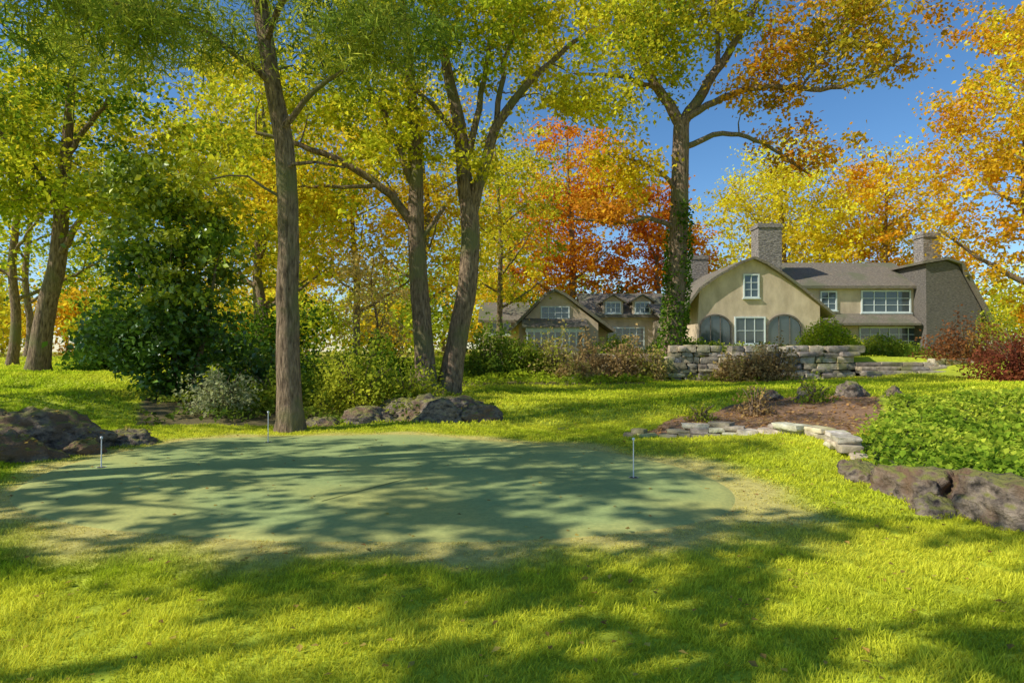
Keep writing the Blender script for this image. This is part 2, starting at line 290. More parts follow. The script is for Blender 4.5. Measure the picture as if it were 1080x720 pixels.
tree('oak_tree',[[(6.87,27,.2,.52),(6.95,27,2,.45),(7.12,27,4.5,.42),(7.28,27,7.7,.39),(7.36,27,10.6,.36),(7.36,27,11.6,.33)]],
 [[(7.36,27,11.3,.27),(6.8,27,12.3,.23),(6.1,27,13.3,.2),(4.9,26.6,15.9,.13),(4.1,26.4,18.4,.06)],[(7.36,27,11.4,.26),(8.3,27,12.9,.22),(9.8,27,15.1,.16),(11,27,17.5,.08)],
  [(7.45,27,11.6,.17),(9,26.5,12.4,.14),(10.6,26,12.6,.12),(13.5,25.5,12.4,.09),(16,25,13.5,.05)],[(7.2,27,6.9,.12),(5.8,26.5,7.2,.1),(4.4,26,6.9,.08),(2.5,25.6,7.0,.04)],
  [(7.4,27,10.4,.14),(9,26.6,10.9,.11),(10.6,26.2,10.3,.08),(12.5,26,8.9,.04)],[(7.3,27,8.4,.1),(6,26.5,9.4,.08),(4,26,9.8,.05)],[(6.4,27,12.9,.12),(4.6,26.3,13.2,.09),(2.6,26,13.2,.05)],[(9,27,13.8,.12),(8.8,26.8,16,.08),(9,26.6,18,.05)],[(12,25.8,12.5,.06),(13.4,25.4,14.5,.05),(14.4,25.2,16.2,.03)],[(5.8,26.8,14,.1),(6.8,26.6,16.3,.06),(7,26.5,18,.04)]],
 [(3.8,26,14,3.6,2.8,3.0,105,OAKP,.6,.35),(7.8,26.8,17,3.6,3,2.4,95,OAKP,.55,.3),(13.4,25.5,15,4.2,2.6,2.8,105,OAKR,.4,.4),(4.2,26,9.0,2.6,2,1.2,26,OAKP,.95,.2),(3.4,25.8,7.3,1.6,1.4,.6,12,OAKR,.6,.3),(12.0,25.8,10.3,2.4,1.4,1.4,16,OAKR,.5,.3),(10,26.2,12.6,2,1.6,1.2,20,OAKR,.3,.3)],
 41,leaf=.18,per=75,cr=.8,gap=.05,ivy=(.4,8.0,6000),twr=.02)
tree('dogwood_tree',[[(-8.6,16,.2,.14),(-8.6,16,1.5,.11),(-8.5,16,3.5,.08),(-8.4,16,5.8,.03)],[(-8.9,16.2,.2,.1),(-9.4,16.2,2,.07),(-9.7,16.2,4,.03)],[(-8.3,15.9,.2,.09),(-7.8,15.9,2,.06),(-7.5,15.8,3.7,.03)]],[],
 [(-8.7,15.8,1.9,1.75,1.3,1.4,66,[DK,GREEN],.5,.4),(-8.6,15.8,4.1,1.7,1.3,1.7,70,[DK,GREEN,YG],.55,.35),(-8.6,15.6,5.7,1.5,1.2,.8,26,GP1,.5,.3)],51,leaf=.14,per=115,cr=.5,mat=M_gloss,gap=.2,kk=7)
tree('beech_tree',[[(-16.7,22,.7,.36),(-16.4,22,3,.3),(-16,22,4.9,.27),(-15.8,22,7.9,.2),(-15.5,22,12,.1),(-15.3,22,15,.05)]],
 [[(-16.1,22,4.8,.13),(-15,21.6,6,.1),(-13.6,21,7,.06)],[(-15.9,22,6.5,.13),(-17,21.6,8.5,.1),(-18.4,21,10,.06)],[(-15.7,22,8.5,.1),(-14,21.6,10.4,.07)]],
 [(-15.6,21.4,9.8,5,3.4,3.4,150,[DK,GREEN,YG,YEL],.6,.35),(-13.4,21,7.0,2.2,1.6,1.2,34,GP1,.55,.3),(-18,21,7.0,2.2,1.6,1.4,34,GP1,.4,.3)],61,leaf=.16,per=90,cr=.72,gap=.2,twr=.018)
def auto(name,x,y,H,cr_,G,tm,seed,leaf=.16,ncl=110,per=70,clr=.7,z0=None,r0=None,cb=.35,ts=.3,gap=.25,ry=None,twr=.02,lean=(0,0),style='leaf',obj=True,mb=None,nl=7,kk=8,mat=None):
    r=np.random.default_rng(seed); z=hh(x,y)-.1; r0=r0 or H*.02; lx,ly=lean
    T=[(x+lx*t+r.normal()*.15*(t>0),y+ly*t+r.normal()*.15*(t>0),z+H*.95*t,r0*(1-.85*t)) for t in (0,.12,.3,.5,.75,1)]
    Lm=[]
    s=A(T)
    for i in range(nl):
        t=cb+(0.85-cb)*i/nl; a=i*2.4+r.uniform(0,1); p=A([np.interp(t,[0,.12,.3,.5,.75,1],s[:,q]) for q in range(4)]); L=cr_*(1.0-.5*t)*r.uniform(.8,1.1)
        e=p[:3]+A([np.cos(a)*L,np.sin(a)*L,L*.7]); mm=p[:3]+(e-p[:3])*.5+A([0,0,-.05*L])
        Lm.append([(*p[:3],p[3]*.5),(*mm,p[3]*.33),(*e,p[3]*.12)])
    cz=z+H*(cb+1)/2; rz=H*(1-cb)/2
    return tree(name,[T],Lm,[(x+lx*.7,y+ly*.7,cz,cr_,ry or cr_,rz,ncl,G,tm,ts)],seed,leaf=leaf,per=per,cr=clr,gap=gap,twr=twr,style=style,obj=obj,mb=mb,kk=kk,mat=mat)
tree('pine_tree',[[(-10.5,6.5,.2,.33),(-10.2,6.5,3,.28),(-9.8,6.6,7,.2),(-9.6,6.8,12,.08)]],
 [[(-10.1,6.5,4.6,.12),(-8,6.9,5.7,.08),(-6,7.3,6.2,.05),(-4,7.6,6.3,.025)],[(-10,6.5,5.6,.1),(-8,5.6,6.6,.07),(-5.8,5.4,6.6,.03)],[(-9.8,6.6,6.8,.1),(-7.5,8,8,.06),(-5.5,9,8.2,.03)]],
 [(-5.2,7.6,5.9,2.4,1.2,.6,32,PN,.45,.3),(-7.4,8,7.8,2.6,2,1.2,24,PN,.4,.3),(-9.6,6.6,10,3,3,2.2,18,PN,.5,.3),(-6.6,8.0,5.3,1.5,1.0,.5,12,PN,.4,.3)],
 71,leaf=.12,per=200,cr=.42,style='needle',up=.1,gap=.3)
auto('maple_tree',-13.2,-.8,12,3.8,GP1,.4,81,leaf=.2,ncl=56,per=75,clr=.5,gap=-.15,cb=.42)  # out of view; added to throw dappled shadow over the near-left lawn
auto('maple_tree',-13.4,4.4,13,4.0,GP1,.45,82,leaf=.2,ncl=70,per=75,clr=.52,gap=-.1,cb=.40)  # off-camera maple, placed so its sparse crown casts dappled shadow on the green
auto('maple_tree',-7.6,.2,10.5,2.6,GP1,.4,83,leaf=.2,ncl=30,per=70,clr=.45,gap=-.1,cb=.55)  # unseen tree added beside the camera to shadow the near-right grass
auto('maple_tree',-20,11,15,4.2,GP1,.5,84,leaf=.2,ncl=64,per=75,clr=.7,gap=.0)
# ------------------------------------------------------------ middle-distance trees
mid=[('maple_tree',-24,30,17,5.5,GP1,.5),('maple_tree',-19,36,17,5.5,[YG,YEL,GOLD],.5),('maple_tree',-13.5,33,16,5,[YG,YEL,GOLD],.5),('birch_tree',-9,36,16,4.6,[YG,YEL,GOLD],.6),
('maple_tree',-5,34,17,4.6,[YG,YEL,GOLD],.65),('linden_tree',-11,27,14,3.8,GP1,.7),('maple_tree',-1,44,17,4.8,[GREEN,YG,YEL],.7),('maple_tree',-31,40,19,7,GP1,.55)]
for q,(nm,x,y,H,c,G,t) in enumerate(mid):
    auto(nm,x,y,H,c,G,t,100+q,leaf=.21,ncl=120,per=85,clr=1.0,cb=.2,gap=.25,nl=9,twr=.025,r0=.24)
auto('japanese_maple_tree',-5.2,24,5.2,1.9,[(.7,.5,.14),(.8,.58,.18),(.7,.32,.07)],.4,130,leaf=.12,ncl=60,per=40,clr=.5,cb=.2,r0=.08,gap=.4)
auto('maple_tree',-.2,58,19,5.5,[YG,YEL,GOLD],.6,131,leaf=.3,ncl=120,per=65,clr=1.2,cb=.2,twr=.03)
auto('maple_tree',5.5,58,22,6.6,[GOLD,ORG,ORG,RED],.35,132,leaf=.3,ncl=210,per=95,clr=1.25,cb=.12,twr=.03)
auto('maple_tree',14,60,17,5,[GOLD,ORG,RED],.6,133,leaf=.3,ncl=130,per=85,clr=1.2,cb=.12,twr=.03)
auto('maple_tree',27,62,21,8,[YEL,(.95,.8,.05),GOLD],.3,134,leaf=.3,ncl=260,per=95,clr=1.35,cb=.1,twr=.03,gap=.45)
auto('maple_tree',36,60,20,6.5,[YEL,GOLD,ORG],.4,135,leaf=.3,ncl=190,per=90,clr=1.3,cb=.1,twr=.03,gap=.4)
auto('maple_tree',35,42,26,6.5,[YEL,GOLD,ORG],.55,136,leaf=.26,ncl=270,per=95,clr=1.1,cb=.08,twr=.03,gap=.3)
auto('maple_tree',28,28,24,5.4,[YG,YEL,GOLD,GOLD],.5,137,leaf=.19,ncl=240,per=110,clr=.9,cb=.22,twr=.025,gap=.25)
# distant woodland
mb=MB(); r=np.random.default_rng(5)
PAL=[[YG,YEL,GOLD],[GREEN,YG,YEL],[YEL,GOLD,ORG],[GREEN,(.3,.38,.03),YG]]
for q in range(34):
    x=-105+q*6.4+r.normal()*2; y=78+r.uniform(-8,22)+(18 if q%2 else 0)
    auto('x',x,y,r.uniform(11,19) if x<0 else r.uniform(8,13),r.uniform(5,7),PAL[r.integers(0,4)],r.uniform(.2,.8),300+q,leaf=.5,ncl=75,per=44,clr=2.0,cb=.04,nl=4,twr=.04,obj=False,mb=mb,kk=5,gap=.6)
for q in range(26):
    x=-88+q*4.2+r.normal()*1; y=62+r.uniform(-4,8)
    auto('x',x,y,r.uniform(4.5,9),r.uniform(3,4.5),PAL[r.integers(0,4)],r.uniform(.3,.9),400+q,leaf=.42,ncl=40,per=46,clr=1.5,cb=.0,nl=4,twr=.04,obj=False,mb=mb,kk=5,gap=.8)
mb.build('distant_woodland',[M_bark,M_leaf])
# ------------------------------------------------------------ shrubs
def shrub(name,x,y,rx,ry,H,G,tm,seed,leaf=.08,n=3500,style='leaf',up=.4,mat=None,stems=12,lump=.25):
    r=np.random.default_rng(seed); mb=MB(); z=hh(x,y)
    for i in range(stems):
        a=r.uniform(0,6.28); q=r.uniform(.3,.95); e=A([x+np.cos(a)*rx*q,y+np.sin(a)*ry*q,z+H*r.uniform(.6,1.05)])
        s=spline([(x+np.cos(a)*.1,y+np.sin(a)*.1,z-.05),tuple((A([x,y,z])+e)/2+A([0,0,.12*H])),tuple(e)],.3); tube(mb,s,np.linspace(.02,.006,len(s)),4,0)
    q=r.normal(size=(n,3)); q/=np.linalg.norm(q,axis=1)[:,None]; q[:,2]=np.abs(q[:,2])*1.0-.12*(r.uniform(size=n)<.3)
    lm=1+lump*n3(q*2,1.6,seed)+.5*lump*n3(q*4,2,seed+1); rad=(r.uniform(0,1,n)**.28)*lm
    P=A([x,y,z])+q*rad[:,None]*A([rx,ry,H]); P[:,2]=np.maximum(P[:,2],h(P[:,0],P[:,1])+.02)
    t=tm+.3*n3(q*3,1.5,seed+3)+r.normal(size=n)*.12
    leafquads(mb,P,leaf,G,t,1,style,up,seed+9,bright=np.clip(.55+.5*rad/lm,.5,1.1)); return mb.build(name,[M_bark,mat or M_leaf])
SG=[(.09,.16,.025),(.26,.36,.035),(.6,.6,.05)]
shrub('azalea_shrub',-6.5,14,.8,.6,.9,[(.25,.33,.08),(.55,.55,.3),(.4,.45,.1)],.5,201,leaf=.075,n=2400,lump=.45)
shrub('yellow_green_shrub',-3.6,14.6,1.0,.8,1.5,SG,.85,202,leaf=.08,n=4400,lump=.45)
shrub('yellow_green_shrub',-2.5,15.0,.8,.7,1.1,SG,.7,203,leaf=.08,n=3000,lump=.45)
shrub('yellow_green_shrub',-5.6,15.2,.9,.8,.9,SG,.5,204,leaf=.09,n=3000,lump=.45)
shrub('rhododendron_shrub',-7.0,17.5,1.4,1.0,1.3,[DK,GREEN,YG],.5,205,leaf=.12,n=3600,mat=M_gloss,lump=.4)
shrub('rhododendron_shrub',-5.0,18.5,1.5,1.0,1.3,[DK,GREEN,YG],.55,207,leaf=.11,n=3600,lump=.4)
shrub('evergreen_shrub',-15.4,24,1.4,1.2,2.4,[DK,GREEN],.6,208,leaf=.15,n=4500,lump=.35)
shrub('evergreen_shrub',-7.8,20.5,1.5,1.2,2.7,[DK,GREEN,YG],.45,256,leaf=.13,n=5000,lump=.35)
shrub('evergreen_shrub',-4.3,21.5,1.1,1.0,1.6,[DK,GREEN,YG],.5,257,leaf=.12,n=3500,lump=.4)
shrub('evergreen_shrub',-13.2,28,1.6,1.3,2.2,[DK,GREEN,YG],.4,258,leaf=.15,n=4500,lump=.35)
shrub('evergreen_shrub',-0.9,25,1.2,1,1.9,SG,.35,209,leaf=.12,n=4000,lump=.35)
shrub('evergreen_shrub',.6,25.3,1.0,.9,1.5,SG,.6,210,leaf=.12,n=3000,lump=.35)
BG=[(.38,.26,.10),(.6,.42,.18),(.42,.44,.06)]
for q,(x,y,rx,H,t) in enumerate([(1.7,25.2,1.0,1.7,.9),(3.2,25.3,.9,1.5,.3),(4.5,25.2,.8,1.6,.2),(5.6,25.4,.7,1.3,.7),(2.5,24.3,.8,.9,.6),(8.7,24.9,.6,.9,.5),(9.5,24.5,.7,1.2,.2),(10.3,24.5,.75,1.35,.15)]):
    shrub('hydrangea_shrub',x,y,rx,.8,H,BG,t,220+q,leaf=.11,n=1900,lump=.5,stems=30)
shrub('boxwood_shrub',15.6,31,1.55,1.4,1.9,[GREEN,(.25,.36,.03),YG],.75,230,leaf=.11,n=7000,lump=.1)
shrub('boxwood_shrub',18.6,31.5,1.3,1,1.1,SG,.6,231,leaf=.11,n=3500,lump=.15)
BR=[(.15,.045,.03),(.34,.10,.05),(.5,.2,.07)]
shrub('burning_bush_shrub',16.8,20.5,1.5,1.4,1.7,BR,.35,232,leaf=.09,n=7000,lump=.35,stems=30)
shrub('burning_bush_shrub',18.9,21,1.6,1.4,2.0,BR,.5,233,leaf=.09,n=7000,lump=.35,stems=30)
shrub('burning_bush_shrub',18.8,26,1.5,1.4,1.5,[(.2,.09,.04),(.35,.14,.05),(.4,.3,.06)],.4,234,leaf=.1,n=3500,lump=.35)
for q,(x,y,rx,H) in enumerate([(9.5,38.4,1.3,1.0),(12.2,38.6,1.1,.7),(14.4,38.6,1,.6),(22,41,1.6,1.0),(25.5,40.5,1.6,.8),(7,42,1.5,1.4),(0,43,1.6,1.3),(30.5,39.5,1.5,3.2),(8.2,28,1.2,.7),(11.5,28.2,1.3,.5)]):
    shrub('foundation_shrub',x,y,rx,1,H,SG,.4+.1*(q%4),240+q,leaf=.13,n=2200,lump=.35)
shrub('perennial_plant',4.9,12.6,.4,.35,.6,[(.4,.26,.12),(.55,.38,.12)],.5,250,leaf=.06,n=450,lump=.5)
shrub('perennial_plant',6.3,13.0,.4,.3,.5,SG,.6,251,leaf=.06,n=500,lump=.5)
shrub('perennial_plant',3.6,12.0,.3,.25,.3,SG,.8,254,leaf=.05,n=350,lump=.5)
shrub('yellow_green_shrub',-19.5,17,1.5,1.2,1.3,SG,.8,253,leaf=.13,n=3000,lump=.4)
def cover(name,poly,dens,leaf,G,tm,hgt,seed,mat=None,sparse=-9):
    r=np.random.default_rng(seed); p=A(poly); a0=p.min(0)-.1;a1=p.max(0)+.1; n=int(np.prod(a1-a0)*dens); x=r.uniform(a0[0],a1[0],n);y=r.uniform(a0[1],a1[1],n)
    k=inpoly(x+r.normal(size=n)*.12,y+r.normal(size=n)*.12,poly); x=x[k];y=y[k]; P0=np.stack([x,y,0*x],-1); k=n3(P0,2.5,seed+8)>sparse+r.normal(size=len(x))*.1; x=x[k];y=y[k];n=len(x); P0=P0[k]; l=.6+.5*n3(P0,1.8,seed)
    P=np.stack([x,y,h(x,y)+np.clip(l,.15,2)*hgt*r.uniform(.2,1,n)**.6],-1); mb=MB()
    leafquads(mb,P,leaf,G,tm+.25*n3(P0,1.3,seed+2)+r.normal(size=n)*.15,1,'leaf',.8,seed+3); mb.build(name,[M_bark,mat or M_leaf])
cover('pachysandra_ground_cover',IVY,750,.08,[(.13,.25,.025),(.32,.46,.035),(.7,.74,.08)],.6,.24,260)
cover('ivy_ground_cover',BED2,150,.13,[(.12,.22,.025),(.45,.54,.03)],.7,.3,261)
cover('ivy_ground_cover',BED3,150,.11,[(.12,.2,.025),(.4,.42,.04)],.5,.3,263)
cover('garden_bed_plants',BED,230,.10,[(.07,.13,.02),(.28,.36,.04),(.58,.48,.08)],.5,.35,262,sparse=-.15)
# ------------------------------------------------------------ rocks
def ico(sub):
    bm=bmesh.new(); bmesh.ops.create_icosphere(bm,subdivisions=sub,radius=1); V=A([v.co[:] for v in bm.verts]); F=A([[v.index for v in f.verts] for f in bm.faces]); bm.free(); return V,F
IV,IF=ico(5)
def rock(mb,x,y,z,rx,ry,rz,rot,seed):
    r=np.random.default_rng(seed); V=IV.copy(); F=IF
    for i in range(20):
        n=r.normal(size=3); n/=np.linalg.norm(n); d=r.uniform(.6,.9); e=V@n-d; V-=np.maximum(e,0)[:,None]*n*.92
    ridg=-np.abs(n3(V,4.5,seed+5))*.11; V*=(1+.08*n3(V,3,seed)+ridg+.045*n3(V,9,seed+1)+.028*n3(V,22,seed+2))[:,None]
    V=V*A([rx,ry,rz]); c,s=math.cos(rot),math.sin(rot); V=np.stack([V[:,0]*c-V[:,1]*s,V[:,0]*s+V[:,1]*c,V[:,2]],-1)+A([x,y,z]); mb.add(V,F,0,(1,1,1),True); return V
def rocks(name,L):
    for q,a in enumerate(L):
        mb=MB(); rock(mb,*a); mb.build(name,[M_rock])
mb=MB()
for a in [(4.5,5.7,.08,1.2,.5,.46,1.5,1),(4.75,4.3,.1,1.1,.6,.52,1.4,2),(4.3,6.7,.04,.85,.42,.40,1.65,3),(4.3,7.55,.02,.6,.32,.33,1.4,4),(4.45,8.1,.03,.35,.25,.22,1.0,6),(4.2,6.1,-.02,.5,.3,.25,1.3,7)]: rock(mb,*a)
mb.build('rock_ledge',[M_rock])
mb=MB(); RV=[]
for a in [(-8.3,9.5,.15,1.4,.8,.85,.1,11),(-7.2,9.9,.08,.9,.6,.7,.3,12),(-7.0,9.0,0,.6,.45,.5,.5,13),(-10.2,9.3,.35,1.4,.9,.95,0,14),(-7.8,8.5,.0,.6,.35,.45,0,15),(-6.5,10.6,0,.7,.45,.4,.3,16),(-6.5,9.6,-.03,.4,.3,.28,.8,17),(-8.8,8.8,.05,.6,.4,.45,.7,18),(-9.3,10.0,.4,.8,.5,.6,.2,19)]: RV.append(rock(mb,*a))
mb.build('rock_outcrop',[M_rock]); RV=np.vstack(RV)
mb=MB()
for a in [(-3.2,13.6,.0,.9,.5,.4,.1,21),(-1.9,13.8,.05,1.0,.6,.6,-.1,22),(-.7,13.9,.05,.7,.5,.42,.2,23),(-2.5,14.3,.2,.8,.5,.5,.2,24),(-4.0,13.3,-.05,.5,.4,.26,.2,25),(-1.2,14.3,.2,.9,.5,.45,.4,26)]: rock(mb,*a)
mb.build('rock_outcrop',[M_rock])
rocks('boulder',[(7.3,13.6,.6,.5,.4,.42,.2,31),(6.6,14.0,.55,.35,.3,.3,.9,32),(8.1,13.3,.55,.4,.3,.32,.4,33),(1.0,12.3,.03,.16,.12,.08,.2,34),(5.9,14.3,.55,.3,.2,.22,0,35),(2.2,23.2,.4,.4,.3,.25,0,36)])
# fallen leaves
mb=MB(); r=np.random.default_rng(9); n=5200; x=r.uniform(-12,10,n); y=r.uniform(2,24,n); g=gdist(x,y); k=(g>0)|(r.uniform(size=n)<.35); x=x[k];y=y[k]
P=np.stack([x,y,h(x,y)+np.where(gdist(x,y)<0,.02,.04)],-1); leafquads(mb,P,.042,[(.55,.3,.08),(.6,.48,.12),(.35,.18,.07)],r.uniform(size=len(P)),0,'leaf',3.0,12)
r2=np.random.default_rng(19); n=4200; x=r2.uniform(2,7.8,n); y=r2.uniform(9,14.5,n); k=inpoly(x,y,MULCH); P=np.stack([x[k],y[k],h(x[k],y[k])+.015],-1)
leafquads(mb,P,.07,[(.58,.3,.09),(.62,.43,.19),(.35,.18,.07)],r2.uniform(size=len(P)),0,'leaf',2.0,13)
RV=RV[(RV[:,2]>.2)]; P=RV[r.integers(0,len(RV),700)]+A([0,0,.015]); leafquads(mb,P,.06,[(.55,.3,.08),(.6,.5,.12),(.25,.3,.06)],r.uniform(size=len(P)),0,'leaf',2.0,14)
mb.build('fallen_leaves',[M_leaf])
def rcube():
    g=np.linspace(-1,1,4); V=[];F=[]
    for ax in range(3):
        for sg in (-1,1):
            b=len(V)
            for u in g:
                for v in g:
                    p=[0,0,0]; p[ax]=sg; p[(ax+1)%3]=u; p[(ax+2)%3]=v; V.append(p)
            for i in range(3):
                for j in range(3):
                    q=[b+i*4+j,b+(i+1)*4+j,b+(i+1)*4+j+1,b+i*4+j+1]; F.append(q if sg>0 else q[::-1])
    V=np.array(V,float); L=np.linalg.norm(V,axis=1)[:,None]; V=V*(1-.22)+V/L*1.25*.22; return V,np.array(F)
CV,CF=rcube()
def stone(mb,c,sz,rot,seed,tone=1.0):
    r=np.random.default_rng(seed); V=CV*(1+.12*n3(CV,2,seed))[:,None]*A(sz)/2; cs,sn=math.cos(rot),math.sin(rot)
    V=np.stack([V[:,0]*cs-V[:,1]*sn,V[:,0]*sn+V[:,1]*cs,V[:,2]],-1)+A(c); b=A([.56,.49,.39])*r.uniform(.5,1.3)*tone*A([1,r.uniform(.93,1.02),r.uniform(.8,1.05)]); mb.add(V,CF,0,np.clip(b,0,.8),True)
def wall(name,p0,p1,z1,th,seed,sw=.45,sh=.2):
    r=np.random.default_rng(seed); mb=MB(); p0=A(p0);p1=A(p1); L=np.linalg.norm(p1-p0); d=(p1-p0)/L; rot=math.atan2(d[1],d[0]); z=min(hh(*(p0-A([0,.4]))),hh(*(p1-A([0,.4]))))-.1; q=0
    while z<z1-.05:
        hq=sh*r.uniform(.6,1.5); u=r.uniform(-.2,0); last=z+hq*.94>=z1-.05
        while u<L:
            w=sw*r.uniform(.4,1.9); c=p0+d*(u+w/2)
            if not(last and r.uniform()<.25): stone(mb,(c[0]+r.normal()*.02,c[1]+r.normal()*.06,z+hq/2+r.normal()*.015),(w*.97,th,hq*r.uniform(.85,1.08)),rot+r.normal()*.05,seed*1000+q)
            q+=1; u+=w
        z+=hq*.94
    return mb.build(name,[M_stone])
wall('stone_retaining_wall',(6.6,26.2),(14.0,26.2),1.65,.6,5)
wall('stone_retaining_wall',(-1.6,26.6),(6.3,26.4),1.5,.6,6)
wall('stone_retaining_wall',(17.6,26.0),(21.5,25.4),1.2,.6,7)
mb=MB(); ed=spline([(2.1,11.15,0),(3.3,10.75,0),(4.35,10.2,0),(4.75,9.5,0),(4.65,8.7,0),(4.55,8.2,0)],.1); q=0; r=np.random.default_rng(3)
for lay in range(3):
    u=0
    while u<len(ed)-3:
        w=r.uniform(.2,.5); k=min(len(ed)-1,int(u+w*10)); p=(ed[u]+ed[k])/2; rot=math.atan2(*(ed[k]-ed[u])[[1,0]])
        if lay==0 or r.uniform()<(.85 if lay==1 else .35): stone(mb,(p[0]+r.normal()*.04,p[1]+lay*.05,hh(p[0],p[1])+.02+lay*.075),(w*1.0,r.uniform(.2,.34),r.uniform(.06,.09)),rot+r.normal()*.12,900+q,1.2)
        q+=1; u+=max(1,int(w*10))
mb.build('stone_edging',[M_stone])
mb=MB(); q=0
for i in range(5):
    z=.42+.17*i; u=14.2
    while u<17.5:
        w=min(r.uniform(.6,1.3),17.7-u); stone(mb,(u+w/2,24.6+.36*i,z+.02-.08),(w,.55,.19),0,950+q,1.0); q+=1; u+=w
    if i: box(mb,14.25,17.6,24.55+.36*i,26.6,z-.35,z-.07,0,(.2,.18,.16))
mb.build('stone_steps',[M_stone])
# ------------------------------------------------------------ golf pins
for x,y,H in ((1.51,7.8,.46),(-5.53,8.45,.38),(-4.2,10.8,.5)):
    mb=MB(); z=hh(x,y)+.017; tube(mb,[(x,y,z),(x,y,z+H*.5),(x,y,z+H)],[.008,.007,.006],8,0)
    tube(mb,[(x,y,z+H),(x,y,z+H+.01),(x,y,z+H+.03),(x,y,z+H+.035)],[.012,.017,.017,.004],10,0)
    a=np.linspace(0,2*np.pi,20,endpoint=False); V=[(x+math.cos(t)*.054,y+math.sin(t)*.054,z+.003) for t in a]+[(x,y,z+.003)]
    mb.add(V,[(i,(i+1)%20,20) for i in range(20)],1); 
    Vr=[(x+math.cos(t)*rq,y+math.sin(t)*rq,z+.006) for rq in (.054,.06) for t in a]; mb.add(Vr,[(i,i+20,(i+1)%20+20,(i+1)%20) for i in range(20)],0)
    mb.build('golf_practice_pin',[M_white,M_dark])
# ------------------------------------------------------------ house
H0=bpy.data.objects.new('country_house',None); SC.collection.objects.link(H0)
W=MB();Rf=MB();Wn=MB();Ch=MB();Z0=1.2
def prof(mb,P,y0,y1,mat=0):
    n=len(P); V=[(a,y0,b) for a,b in P]+[(a,y1,b) for a,b in P]
    mb.add(V,[tuple(range(n))],mat); mb.add(V,[tuple(range(2*n-1,n-1,-1))],mat); mb.add(V,[(i+1 if i+1<n else 0,i,i+n,(i+1)%n+n) for i in range(n)],mat)
def roofshell(P,y0,y1,th=.22,mat=0):
    P=A(P); n=len(P); T=np.gradient(P,axis=0); Nn=np.stack([-T[:,1],T[:,0]],-1); Nn/=np.linalg.norm(Nn,axis=1)[:,None]; Q=P+Nn*th
    for i in range(n-1):
        V=[(P[i,0],y0,P[i,1]),(P[i+1,0],y0,P[i+1,1]),(Q[i+1,0],y0,Q[i+1,1]),(Q[i,0],y0,Q[i,1])]; V+= [(a,y1,c) for a,_,c in V]
        Rf.add(V,[(0,1,2,3),(7,6,5,4),(3,2,6,7),(1,0,4,5)]+([(0,3,7,4)] if i==0 else [])+([(2,1,5,6)] if i==n-2 else []),mat)
def ridge_x(x0,x1,y0,y1,ze,zr,ov=.35,th=.2):
    ym=(y0+y1)/2
    for s in (-1,1):
        ye=(y0-ov) if s<0 else (y1+ov); sl=(zr-ze)/((y1-y0)/2); zl=ze-ov*sl
        V=[(x0-ov,ye,zl),(x1+ov,ye,zl),(x1+ov,ym,zr),(x0-ov,ym,zr)]; V+=[(a,b,c+th) for a,b,c in V]
        f=[(4,5,6,7),(3,2,1,0),(0,1,5,4),(1,2,6,5),(3,0,4,7)]
        if s>0: f=[q[::-1] for q in f]
        Rf.add(V,f)
def wall_ridge_x(x0,x1,y0,y1,ze,zr,mat=0):
    ym=(y0+y1)/2; V=[(x0,y0,Z0),(x0,y1,Z0),(x0,y1,ze),(x0,ym,zr),(x0,y0,ze)]; V+=[(x1,b,c) for _,b,c in V]
    W.add(V,[(0,4,3,2,1)],mat); W.add(V,[(5,6,7,8,9)],mat); W.add(V,[(0,5,9,4),(2,7,6,1),(4,9,8,3),(3,8,7,2)],mat)
def window(cx,y,cz,w,hg,nx=3,nz=3,fr=.09):
    box(Wn,cx-w/2,cx+w/2,y-.02,y+.02,cz-hg/2,cz+hg/2,1)
    for s in (-1,1):
        box(Wn,cx+s*(w/2+fr/2)-fr/2,cx+s*(w/2+fr/2)+fr/2,y-.09,y+.03,cz-hg/2-fr,cz+hg/2+fr,0)
    box(Wn,cx-w/2,cx+w/2,y-.085,y+.03,cz+hg/2,cz+hg/2+fr,0); box(Wn,cx-w/2-fr*1.6,cx+w/2+fr*1.6,y-.15,y+.03,cz-hg/2-fr-.07,cz-hg/2-fr-.003,0); box(Wn,cx-w/2,cx+w/2,y-.085,y+.03,cz-hg/2-fr,cz-hg/2,0)
    for i in range(1,nx): u=cx-w/2+w*i/nx; box(Wn,u-.022,u+.022,y-.055,y-.022,cz-hg/2,cz+hg/2,0)
    for i in range(1,nz): u=cz-hg/2+hg*i/nz; box(Wn,cx-w/2,cx+w/2,y-.05,y-.0225,u-.018,u+.018,0)
def arch(cx,y,zb,w,hg):
    n=16; a=np.linspace(0,np.pi,n); rx=w/2; rz=min(w/2*.8,hg*.6); zs=zb+hg-rz
    I=[(cx+rx,zb)]+[(cx+rx*math.cos(t),zs+rz*math.sin(t)) for t in a]+[(cx-rx,zb)]
    O=[(cx+rx+.1,zb)]+[(cx+(rx+.1)*math.cos(t),zs+(rz+.1)*math.sin(t)) for t in a]+[(cx-rx-.1,zb)]
    m=len(I); Wn.add([(p[0],y-.02,p[1]) for p in I],[tuple(range(m))],1)
    V=[(p[0],y-.1,p[1]) for p in I]+[(p[0],y-.1,p[1]) for p in O]+[(p[0],y,p[1]) for p in O]
    Wn.add(V,[(i,i+1,i+1+m,i+m) for i in range(m-1)]+[(i+m,i+1+m,i+1+2*m,i+2*m) for i in range(m-1)],2)
    for u in (-.33,.33): box(Wn,cx+u*rx-.02,cx+u*rx+.02,y-.07,y-.023,zb,zs+rz*math.sqrt(1-u*u),2)
MP=[(11.4,4.7),(12.0,5.5),(12.9,6.15),(13.9,6.75),(14.7,7.2),(15.45,7.45),(16.2,7.1),(17.2,6.45),(18.6,5.4),(20.0,4.2)]
prof(W,[(11.75,Z0),(19.7,Z0)]+[(19.7,4.45)]+MP[1:-1][::-1],40,49)
